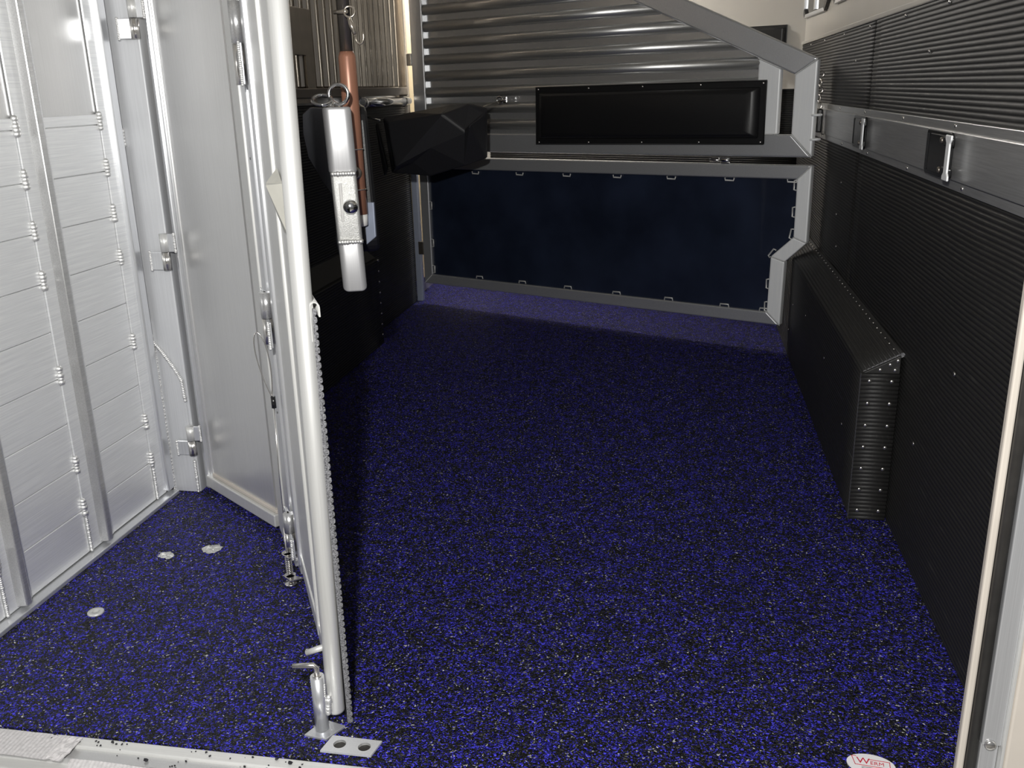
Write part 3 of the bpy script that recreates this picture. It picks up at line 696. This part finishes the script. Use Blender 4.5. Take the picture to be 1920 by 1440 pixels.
# ================================================================== DIVIDER GATES
post = thing('gate_post', (-1.43, 5.0, 0), 'flat bluish metal post between black rubber and navy gate', 'post')
MB().box(-1.452, -1.418, 4.962, 5.000, 0.0, 0.90).build('post_bar', 'blue_alu', post, bevel=0.003)
MB().box(-1.450, -1.430, 5.0005, 5.020, 0.0, 0.90).build('back_flange', 'blue_alu', post, bevel=0.002)
ctr = MB().box(-1.474, -1.452, 5.03, 5.30, 0.10, 2.08).build('trim_4', 'cream_trim', bevel=0.003); structure(ctr, 'cream upright strip showing in the gap beside the gate hinges', 'trim')

ug = thing('divider_gate', G(1.0, 0.82), 'upper aluminium divider gate with horizontal tubes and diagonal top rail', 'gate')
T0, T1 = -0.019, 0.019
dl = lambda s: 1.156 + 0.442*(s-0.004)
du = lambda s: 1.214 + 0.442*(s+0.086)
MB().prism([(-0.086, 0.836), (-0.086, 1.213), (0.004, 1.156), (0.004, 0.925)], G, T0, T1).build('end_stile', 'alu_gate_v', ug, bevel=0.007, seg=3)
MB().prism([(-0.085, 1.215), (0.005, 1.157), (1.60, dl(1.60)), (1.60, du(1.60))], G, T0, T1).build('diagonal_rail', 'alu_gate', ug, bevel=0.007, seg=3)
MB().prism([(-0.086, 0.834), (0.004, 0.9245), (1.930, 0.918), (2.012, 0.828)], G, T0, T1).build('bottom_rail', 'alu_gate', ug, bevel=0.007, seg=3)
MB().prism([(2.012, 0.829), (1.930, 0.919), (1.930, 2.06), (2.012, 2.06)], G, T0, T1).build('hinge_stile', 'alu_gate', ug, bevel=0.007, seg=3)
MB().prism([(0.062, 0.924), (0.158, 0.924), (0.158, dl(0.158)-0.001), (0.062, dl(0.062)-0.001)], G, T0+0.002, T1-0.002).build('inner_post', 'alu_gate_v', ug, bevel=0.007, seg=3)
MB().prism([(0.10, 0.915), (1.935, 0.91), (1.935, 1.99), (1.895, 1.99), (0.10, dl(0.10)+0.01)], G, -0.014, -0.008).build('back_sheet', 'alu_gate_sheet', ug)
for k in range(-3, 9):
    z = 1.206 + 0.0795*k
    s0 = max(0.150, (z - 1.156)/0.442 + 0.004 - 0.02)
    if s0 > 1.75: break
    MB().tube([G(s0-(0.06 if s0 > 0.151 else 0.0), z, -0.0085), G(1.934, z-0.006, -0.0085)], 0.0255, 20).build('tube', 'alu_gate_tube', ug)
for a, b_ in (((-0.084, 1.2135), (0.003, 1.1565)), ((-0.084, 0.836), (0.003, 0.924)), ((0.062, dl(0.062)), (0.158, dl(0.158))), ((0.062, 0.925), (0.158, 0.924)), ((1.932, 0.92), (2.01, 0.832))):
    MB().weld([G(*a, T1), G(*b_, T1)], 0.0028, 0.003).build('weld', 'weld', ug)
MB().weld([G(1.929, 0.95, 0.017), G(1.929, 1.7, 0.017)], 0.003, 0.006).build('weld', 'weld', ug)
for z in (0.905, 1.0): MB().torus(G(-0.088, z, 0.0), (0,0,1), 0.020, 0.005, 16, 6).build('latch_collar', 'alu_gate_v', ug)
MB().prism([(2.013, 1.255), (2.045, 1.255), (2.045, 1.315), (2.013, 1.315)], G, -0.01, 0.02).build('hinge', 'steel', ug, bevel=0.003)

pdt = thing('chest_pad', G(0.68, 0.88, 0.02), 'long black vinyl cushion bolted to the upper gate', 'pad')
MB().prism([(0.112, 0.885), (1.243, 0.872), (1.240, 1.132), (0.112, 1.138)], G, 0.0235, 0.0285).build('pad_flange', 'vinyl', pdt, bevel=0.0015)
mbp = MB(); ss = [0.0, 0.01, 0.03, 0.06]; hs = [0.0, 0.016, 0.028, 0.032]
def pad_ring(t, h): 
    return [G(0.135+t, 0.908+t*0.55, 0.028+h), G(1.222-t, 0.896+t*0.55, 0.028+h), G(1.220-t, 1.109-t*0.55, 0.028+h), G(0.135+t, 1.114-t*0.55, 0.028+h)]
rgs = [mbp.verts(pad_ring(t, h)) for t, h in zip(ss, hs)]
for q in range(len(rgs)-1):
    for k in range(4): mbp.face([rgs[q]+k, rgs[q]+(k+1) % 4, rgs[q+1]+(k+1) % 4, rgs[q+1]+k], True)
mbp.face([rgs[-1]+k for k in range(4)], True); mbp.face([rgs[0]+k for k in range(4)][::-1])
mbp.build('cushion', 'vinyl', pdt, bevel=0.006, seg=3)
for k in range(5):
    s_ = 0.128 + k*0.2745
    for z in (1.127 - k*0.0012, 0.893 - k*0.0030): 
        r = rivet(G(s_, z, 0.0286), NG, pdt, 0.9); r.name = 'stud'
pip = [(0.113, 0.886), (1.242, 0.873), (1.239, 1.131), (0.113, 1.137), (0.113, 0.886)]
MB().tube([G(a, b_, 0.0285) for a, b_ in pip], 0.0028, 8).build('piping', 'vinyl', pdt)

lg = thing('divider_gate', G(1.0, 0.12), 'lower aluminium-framed gate with navy plastic panel and notched corner', 'gate')
OUT = [(-0.091, 0.803), (-0.091, 0.487), (-0.004, 0.402), (0.0, 0.123), (2.000, 0.120), (2.000, 0.797)]
INN = [(-0.033, 0.746), (-0.034, 0.508), (0.058, 0.420), (0.062, 0.178), (1.942, 0.172), (1.942, 0.738)]
names = ['end_stile', 'notch_piece', 'end_stile', 'bottom_rail', 'hinge_stile', 'top_rail']
for i in range(6):
    j = (i+1) % 6
    mt = {0: 'alu_gate_v', 1: 'alu_gate_v', 2: 'alu_gate_v'}.get(i, 'alu_gate')
    MB().prism([OUT[i], OUT[j], INN[j], INN[i]], G, T0, T1).build(names[i], mt, lg, bevel=0.006, seg=3)
    MB().weld([G(*OUT[i], T1), G(*INN[i], T1)], 0.0022, 0.003).build('weld', 'weld', lg)
MB().prism([(INN[k][0]+dx, INN[k][1]+dz) for k, (dx, dz) in enumerate(((-0.02, 0.02), (-0.02, 0), (-0.02, 0), (-0.02, -0.02), (0.02, -0.02), (0.02, 0.02)))], G, -0.004, 0.003).build('plastic_panel', 'navy', lg)
def clip(s_, z, ds, dz, first=[None]):
    """U-shaped weld tab: opening towards the frame (direction ds,dz away from the frame)"""
    t = V((-dz, ds)); w_ = 0.021; h = 0.012
    pts = [(s_+t.x*w_, z+t.y*w_), (s_+t.x*w_*0.9+ds*h, z+t.y*w_*0.9+dz*h), (s_-t.x*w_*0.9+ds*h, z-t.y*w_*0.9+dz*h), (s_-t.x*w_, z-t.y*w_)]
    MB().tube([G(a, b_, 0.010) for a, b_ in pts], 0.0036, 8).build('clip', 'alu_white', lg)
for k in range(7): 
    s_ = -0.012 + 0.2735*k
    clip(s_, 0.746-0.0012*k*2, 0, -1); 
    if k: clip(s_-0.003, 0.177, 0, 1)
clip(0.075, 0.178, 0, 1); clip(-0.033, 0.612, 1, 0); clip(-0.033, 0.722, 1, 0); clip(-0.030, 0.520, 1, 0.2); clip(0.050, 0.430, 0.8, 0.6); clip(0.060, 0.30, 1, 0); clip(0.062, 0.20, 1, 0)
for z in (0.20, 0.343, 0.544): clip(1.942, z, -1, 0)
MB().prism([(2.001, 0.275), (2.036, 0.275), (2.036, 0.345), (2.001, 0.345)], G, -0.012, 0.016).build('hinge', 'dark_steel', lg, bevel=0.003)
# connecting hinge between the two gates
hb = MB().tube([G(0.262, 0.816, 0.010), G(0.305, 0.816, 0.010)], 0.0105, 14).build('slot_hinge', 'chrome', lg); hb['label'] = 'chrome barrel hinge'
MB().tube([G(0.306, 0.816, 0.010), G(0.355, 0.816, 0.010)], 0.0080, 14).build('barrel', 'steel', hb)
MB().prism([(0.262, 0.802), (0.302, 0.802), (0.302, 0.816), (0.262, 0.816)], G, 0.004, 0.017).build('leaf', 'steel', hb, bevel=0.002)
MB().prism([(0.308, 0.818), (0.345, 0.818), (0.345, 0.8275), (0.308, 0.8275)], G, 0.004, 0.020).build('leaf', 'steel', hb, bevel=0.002)

# chain and latch plate beside the gate end, on the right wall
cn = thing('latch_chain', (0.548, 4.25, 1.02), 'short hanging chain between gate end and right wall', 'chain')
for k in range(5):
    c = V((0.545, 4.16, 1.155-0.031*k)); MB().torus(c, (1, 0.3, 0) if k % 2 else (0.3, -1, 0), 0.013, 0.0036, 16, 6).build('link', 'steel', cn)
lk = thing('gate_latch', (0.55, 4.12, 0.93), 'black slam latch on the rail beside the gate end', 'latch')
MB().box(0.533, 0.556, 4.10, 4.16, 0.928, 1.022).build('latch_body', 'black_plastic', lk, bevel=0.006)
MB().tube([(0.530, 4.115, 0.950), (0.515, 4.105, 0.965), (0.515, 4.105, 0.995), (0.530, 4.115, 1.010)], 0.006, 10).build('latch_bar', 'dark_steel', lk)

# ================================================================== TIE HANDLES on the rail
def tie_handle(y, z, label, sc=1.0):
    e = thing('tie_anchor', (XR-0.01, y, z-0.045), label, 'tie anchor', 'tie anchors along the wall rail')
    F = lambda u, v, o: V((XR-0.0102-o, y+u*sc, z+v*sc))
    MB().prism(rounded(-0.140, 0.070, -0.049, 0.049, 0.012), F, 0.0, 0.006).build('base_plate', 'black_plastic', e, bevel=0.0025)
    MB().prism(rounded(-0.130, 0.030, -0.041, 0.041, 0.010), F, 0.006, 0.009).build('inner_plate', 'black_plastic', e, bevel=0.0015)
    for u in (0.040, 0.052): MB().prism([(u, -0.04), (u+0.004, -0.04), (u+0.004, 0.04), (u, 0.04)], F, 0.006, 0.009).build('ridge', 'black_plastic', e, bevel=0.001)
    for v in (-0.031, 0.031):
        MB().prism(rounded(-0.168, -0.112, v-0.010, v+0.010, 0.005), F, 0.006, 0.0155).build('bracket', 'black_plastic', e, bevel=0.003)
        MB().lathe([(0.007, 0), (0.007, 0.004), (0.004, 0.006)], F(-0.085, v, 0.009), (-1,0,0), 12).build('bolt', 'dark_steel', e)
    MB().prism([(-0.19, -0.046), (-0.1475, -0.046), (-0.1475, -0.036), (-0.1562, -0.029), (-0.1562, 0.029), (-0.1475, 0.036), (-0.1475, 0.046), (-0.19, 0.046), (-0.19, 0.036), (-0.1813, 0.029), (-0.1813, -0.029), (-0.19, -0.036)], F, 0.0160, 0.0205).build('bar', 'alu_gate_v', e, bevel=0.002)
    return e
tie_handle(2.262, 0.972, 'black tie anchor on the rail, closest of them to the door jamb')
tie_handle(3.245, 0.972, 'black tie anchor on the rail, closest of them to the gate', 1.0)

# ================================================================== BLACK BAG
bg_ = thing('vinyl_bag', (-1.10, 4.3, 0.75), 'black vinyl bag hanging in creases in front of the navy gate', 'bag')
BP = dict(p0=(715,222,.02), p0b=(728,230,.055), pL2=(733,298,.045), BL=(727,327,.03), A=(838,213,.125), t0=(770,211,.04), t1=(848,197,.055), t2=(880,195,.045), TR=(911,203,.02),
          Bf=(744,312,.105), C=(876,244,.105), D=(888,232,.125), D2=(908,213,.040), BR=(908,297,.030), E=(869,311,.050), Bm=(800,333,.015), M=(812,276,.095), M2=(775,305,.07))
def bagw(k):
    px, py, h = BP[k]
    return V((-1.351 + (px-715)*0.00247, 4.24-h, 1.016 - (py-222)*0.00231 - 0.00005*(px-715)))
KEYS = list(BP); mbg = MB(); b0 = mbg.verts([bagw(k) for k in KEYS]); bb0 = mbg.verts([V((p.x, 4.245, p.z)) for p in [bagw(k) for k in KEYS]])
TRI = ['p0 p0b pL2', 'p0 t0 p0b', 'p0b t0 A', 't0 t1 A', 'p0b A Bf', 'p0b Bf pL2', 'p0 pL2 BL', 'pL2 Bf BL', 'A t1 t2', 'A t2 C', 't2 D2 C', 't2 TR D2', 'C D2 D', 'D D2 BR', 'D BR E', 'C D E', 'A C M', 'C E M', 'A M Bf', 'Bf M M2', 'M E Bm', 'M Bm M2', 'Bf M2 BL', 'M2 Bm BL', 'E BR Bm', 'D2 TR BR']
for t in TRI: mbg.face([b0+KEYS.index(k) for k in t.split()])
ring_ = ['p0', 't0', 't1', 't2', 'TR', 'BR', 'Bm', 'BL']
for a, b_ in zip(ring_, ring_[1:]+ring_[:1]):
    ia, ib = KEYS.index(a), KEYS.index(b_); mbg.face([b0+ia, b0+ib, bb0+ib, bb0+ia])
mbg.face([bb0+KEYS.index(k) for k in ring_])
used = sorted({i for f in mbg.f for i in f}); rm = {o_: n_ for n_, o_ in enumerate(used)}
mbg.v = [mbg.v[i] for i in used]; mbg.f = [tuple(rm[i] for i in f) for f in mbg.f]
mbg.build('bag_body', 'bag_cloth', bg_, bevel=0.008, seg=3)
fl_ = MB().prism([(-1.372, 0.98), (-1.366, 1.00), (-1.330, 0.80), (-1.345, 0.762), (-1.352, 0.80)], lambda u, v, o: V((u, o, v)), 4.17, 4.20)
fl_.build('side_flap', 'bag_cloth', bg_, bevel=0.003)
stp = MB().tube([(-0.885, 4.225, 1.055), (-0.870, 4.28, 1.064), tuple(G(1.452, 1.072, 0.03))], 0.0035, 8); stp.build('strap_cord', 'bronze', bg_)
MB().tube([(-1.368, 4.23, 1.008), (-1.40, 4.24, 1.012), (-1.44, 4.26, 1.020)], 0.004, 8).build('strap_cord', 'steel', bg_)
bc = thing('snap_clip', G(1.44, 1.07, 0.03), 'shiny snap clip holding the black bag to the gate tubes', 'clip')
MB().torus(G(1.447, 1.078, 0.034), NG, 0.017, 0.0042, 18, 7).build('clip_ring', 'chrome', bc)
MB().tube([G(1.452, 1.072, 0.035), G(1.400, 1.080, 0.040)], [0.006, 0.0045], 10).build('clip_bar', 'chrome', bc)
MB().prism([(1.408, 1.064), (1.425, 1.064), (1.425, 1.094), (1.408, 1.094)], G, 0.026, 0.038).build('clip_gate', 'chrome', bc, bevel=0.002)

# ================================================================== FLOOR FITTINGS
wsh = MB(); c = (-1.301, 1.678, 0)
wsh.lathe([(0.0055, 0.0), (0.0175, 0.0), (0.0185, 0.001), (0.0185, 0.0040), (0.0172, 0.0055), (0.0070, 0.0055), (0.0055, 0.0020)], c, (0,0,1), 28)
tag(wsh.build('floor_washer', 'alu_white'), 'round pale metal washer lying on the blue floor', 'washer')
def patch(cx, cy, rx, ry, seed, label):
    rnd = random.Random(seed); mb = MB(); n = 22
    cen = mb.verts([(cx, cy, 0.003)])
    rings = []
    for q, k in ((0.5, 0.006), (0.8, 0.004), (1.0, 0.0008)):
        rings.append(mb.verts([(cx+rx*q*(1+rnd.uniform(-.28, .22)*(q > .6))*math.cos(i*2*math.pi/n), cy+ry*q*(1+rnd.uniform(-.28, .22)*(q > .6))*math.sin(i*2*math.pi/n), k*rnd.uniform(0.1, 1.2)+0.0004) for i in range(n)]))
    for i in range(n): mb.face([cen, rings[0]+i, rings[0]+(i+1) % n])
    for a, b_ in zip(rings[:-1], rings[1:]):
        for i in range(n): mb.face([a+i, b_+i, b_+(i+1) % n, a+(i+1) % n])
    return tag(mb.build('foil_patch', 'foil'), label, 'patch')
patch(-1.284, 1.959, 0.022, 0.018, 3, 'crumpled silver patch on the floor, nearer the plank wall')
patch(-1.181, 2.008, 0.026, 0.024, 8, 'crumpled silver patch on the floor, nearer the tack gate')

def plate_holes(name, corners, holes, z0, z1, mat):
    cu = bpy.data.curves.new(name, 'CURVE'); cu.dimensions = '2D'; cu.fill_mode = 'BOTH'
    for lst in [corners] + [[(hx+r*math.cos(k*2*math.pi/24), hy+r*math.sin(k*2*math.pi/24)) for k in range(24)] for hx, hy, r in holes]:
        s = cu.splines.new('POLY'); s.points.add(len(lst)-1); s.use_cyclic_u = True
        for p, q in zip(s.points, lst): p.co = (q[0], q[1], 0, 1)
    cu.extrude = (z1-z0)/2; cu.bevel_depth = 0.0
    ob = bpy.data.objects.new(name, cu); COL.objects.link(ob)
    dg = bpy.context.evaluated_depsgraph_get(); me = bpy.data.meshes.new_from_object(ob.evaluated_get(dg)); bpy.data.objects.remove(ob)
    me.materials.clear(); me.materials.append(M[mat])
    for p in me.polygons: p.use_smooth = False
    o = bpy.data.objects.new(name, me); COL.objects.link(o); WO[o] = V((0, 0, (z0+z1)/2)); o.location = (0, 0, (z0+z1)/2)
    return o
stp_ = thing('strike_plate', (-0.55, 1.325, 0), 'flat steel plate with two round holes on the floor edge', 'plate')
def cen(o, parent):
    o.parent = parent; o.location = WO[o] - WO[parent]
pl = plate_holes('plate', [(-0.609, 1.302), (-0.514, 1.302), (-0.506, 1.343), (-0.601, 1.345)], [(-0.580, 1.324, 0.0115), (-0.533, 1.323, 0.0115)], 0.002, 0.006, 'alu_soft'); cen(pl, stp_)
for hx, hy in ((-0.580, 1.324), (-0.533, 1.323)):
    mbh = MB().lathe([(0.0115, 0.0008), (0.0115, 0.0055), (0.0125, 0.0062), (0.0128, 0.0058)], (hx, hy, 0), (0,0,1), 24)
    mbh.f = mbh.f[:-2]; mbh.sm = mbh.sm[:-2]; mbh.mi = mbh.mi[:-2]
    mbh.build('hole_rim', 'alu_white', stp_)
    MB().lathe([(0.0115, 0.0003), (0.0115, 0.0010)], (hx, hy, 0), (0,0,1), 24).build('hole_floor', 'seal', stp_)
fpz = MB(); 
fpz.prism([(-0.655, 1.340), (-0.610, 1.334), (-0.588, 1.376), (-0.634, 1.388)], lambda u, v, o: V((u, v, o)), 0.0, 0.005)
tag(fpz.build('foot_plate', 'alu_post', bevel=0.001), 'square metal plate on the floor under the pole latch tube', 'plate')

# sticker with lettering
st = thing('floor_sticker', (0.352, 1.415, 0), 'white oval sticker with red lettering near the door jamb', 'sticker')
SC = V((0.352, 1.413, 0)); ang = math.radians(-6)
def fsx(u, v, o): return SC + V((u*math.cos(ang)-v*math.sin(ang), u*math.sin(ang)+v*math.cos(ang), o))
MB().prism([(0.040*math.cos(k*2*math.pi/40), 0.026*math.sin(k*2*math.pi/40)) for k in range(40)], fsx, 0.0, 0.0022).build('sticker_oval', 'white_ink', st)
def text_part(body, size, u, v, parent, name='lettering'):
    cu = bpy.data.curves.new(name, 'FONT'); cu.body = body; cu.size = size; cu.extrude = 0.00015
    ob = bpy.data.objects.new(name, cu); COL.objects.link(ob)
    dg = bpy.context.evaluated_depsgraph_get(); me = bpy.data.meshes.new_from_object(ob.evaluated_get(dg)); bpy.data.objects.remove(ob)
    me.materials.clear(); me.materials.append(M['red_ink'])
    o = bpy.data.objects.new(name, me); COL.objects.link(o); place(o, fsx(u, v, 0.0024), parent); o.rotation_euler = (0, 0, ang)
    return o
text_part('W', 0.0215, -0.0235, -0.0010, st); text_part('ERM', 0.0125, -0.0015, -0.0010, st)
fr_ = [(-0.024, 0.016), (-0.031, 0.016), (-0.026, -0.0055), (0.031, -0.0055), (0.031, 0.0115), (-0.004, 0.0115)]
for a, b_ in zip(fr_[:-1], fr_[1:]):
    a = V((*a, 0)); b_ = V((*b_, 0)); t = (b_-a).normalized(); nn = V((-t.y, t.x, 0))*0.0006
    MB().prism([(a-nn-t*0.0006)[:2], (b_-nn+t*0.0006)[:2], (b_+nn+t*0.0006)[:2], (a+nn-t*0.0006)[:2]], fsx, 0.0022, 0.0026).build('logo_line', 'red_ink', st)
for v in (-0.0100, -0.0135):
    MB().prism([(-0.016, v), (0.020, v), (0.020, v+0.0009), (-0.016, v+0.0009)], fsx, 0.0022, 0.0025).build('logo_line', 'seal', st)

# loose rubber crumbs on the threshold
crm = []
for q in range(4):
    rnd = random.Random(50+q); mb = MB(); b0 = mb.verts([V(p)*rnd.uniform(0.6, 1.25) for p in ICO_V])
    for f in ICO_F: mb.face([b0+i for i in f])
    me = bpy.data.meshes.new('rubber_crumb'); me.from_pydata(mb.v, [], mb.f); me.materials.append(M['crumb']); crm.append(me)
rnd = random.Random(99)
spots = []
for k in range(26): spots.append((rnd.uniform(-1.20, -0.98), rnd.uniform(1.262, 1.282), -0.0025, rnd.uniform(0.0012, 0.0038)))
for k in range(34): spots.append((rnd.uniform(-0.98, -0.36), rnd.uniform(1.236, 1.282), -0.0025, rnd.choice((0.0010, 0.0014, 0.0018, 0.0026))))
for k in range(9): spots.append((-0.66+rnd.gauss(0, 0.022), 1.262+rnd.gauss(0, 0.008), -0.0025, rnd.uniform(0.0018, 0.0045)))
spots.append((-0.918, 1.245, -0.0085, 0.0052)); spots.append((-0.790, 1.24, -0.0085, 0.004))
for k in range(7): spots.append((XL+0.034+rnd.uniform(0, 0.006), rnd.uniform(1.5, 2.2), 0.0, rnd.uniform(0.002, 0.005)))
for x, y, z, r in spots:
    if y < 1.258 and z > -0.005: z = -0.0085
    o = bpy.data.objects.new('rubber_crumb', rnd.choice(crm)); COL.objects.link(o); o.location = (x, y, z + r*0.6)
    o.scale = (r, r*rnd.uniform(0.7, 1.2), r*0.7); o.rotation_euler = (0, 0, rnd.uniform(0, 6.28))
    if x < XL+0.05: tag(o, 'black rubber crumb at the foot of the plank wall', 'crumb', 'crumbs at the foot of the plank wall')
    elif x < -0.98: tag(o, 'black rubber crumb on the threshold beside the short ribbed tape', 'crumb', 'crumbs beside the short tape')
    elif r > 0.005: tag(o, 'largest black rubber crumb, alone on the lower ledge of the threshold', 'crumb')
    elif abs(x+0.66) < 0.07: tag(o, 'black rubber crumb clustered on the threshold in front of the pole latch', 'crumb', 'crumb cluster in front of the pole latch')
    else: tag(o, 'tiny black rubber crumb along the middle of the pale threshold', 'crumb', 'crumbs along the middle of the threshold')

# ================================================================== CEILING LAMP of the front stall
cl_ = thing('ceiling_lamp', G(1.85, 2.06, -0.46), 'round dome lamp on the roof of the front stall', 'lamp')
c0 = G(1.85, 2.099, -0.46)
MB().lathe([(0.075, 0), (0.075, -0.012), (0.068, -0.016)], c0, (0,0,1), 24).build('base', 'alu_white', cl_)
MB().lathe([(0.064, -0.0162), (0.060, -0.026), (0.04, -0.034), (0, -0.036)], c0, (0,0,1), 24).build('diffuser', 'lamp', cl_)
lamp('dome_light', c0 + V((0, 0, -0.07)), 52, 0.035, (1.0, 0.96, 0.92))
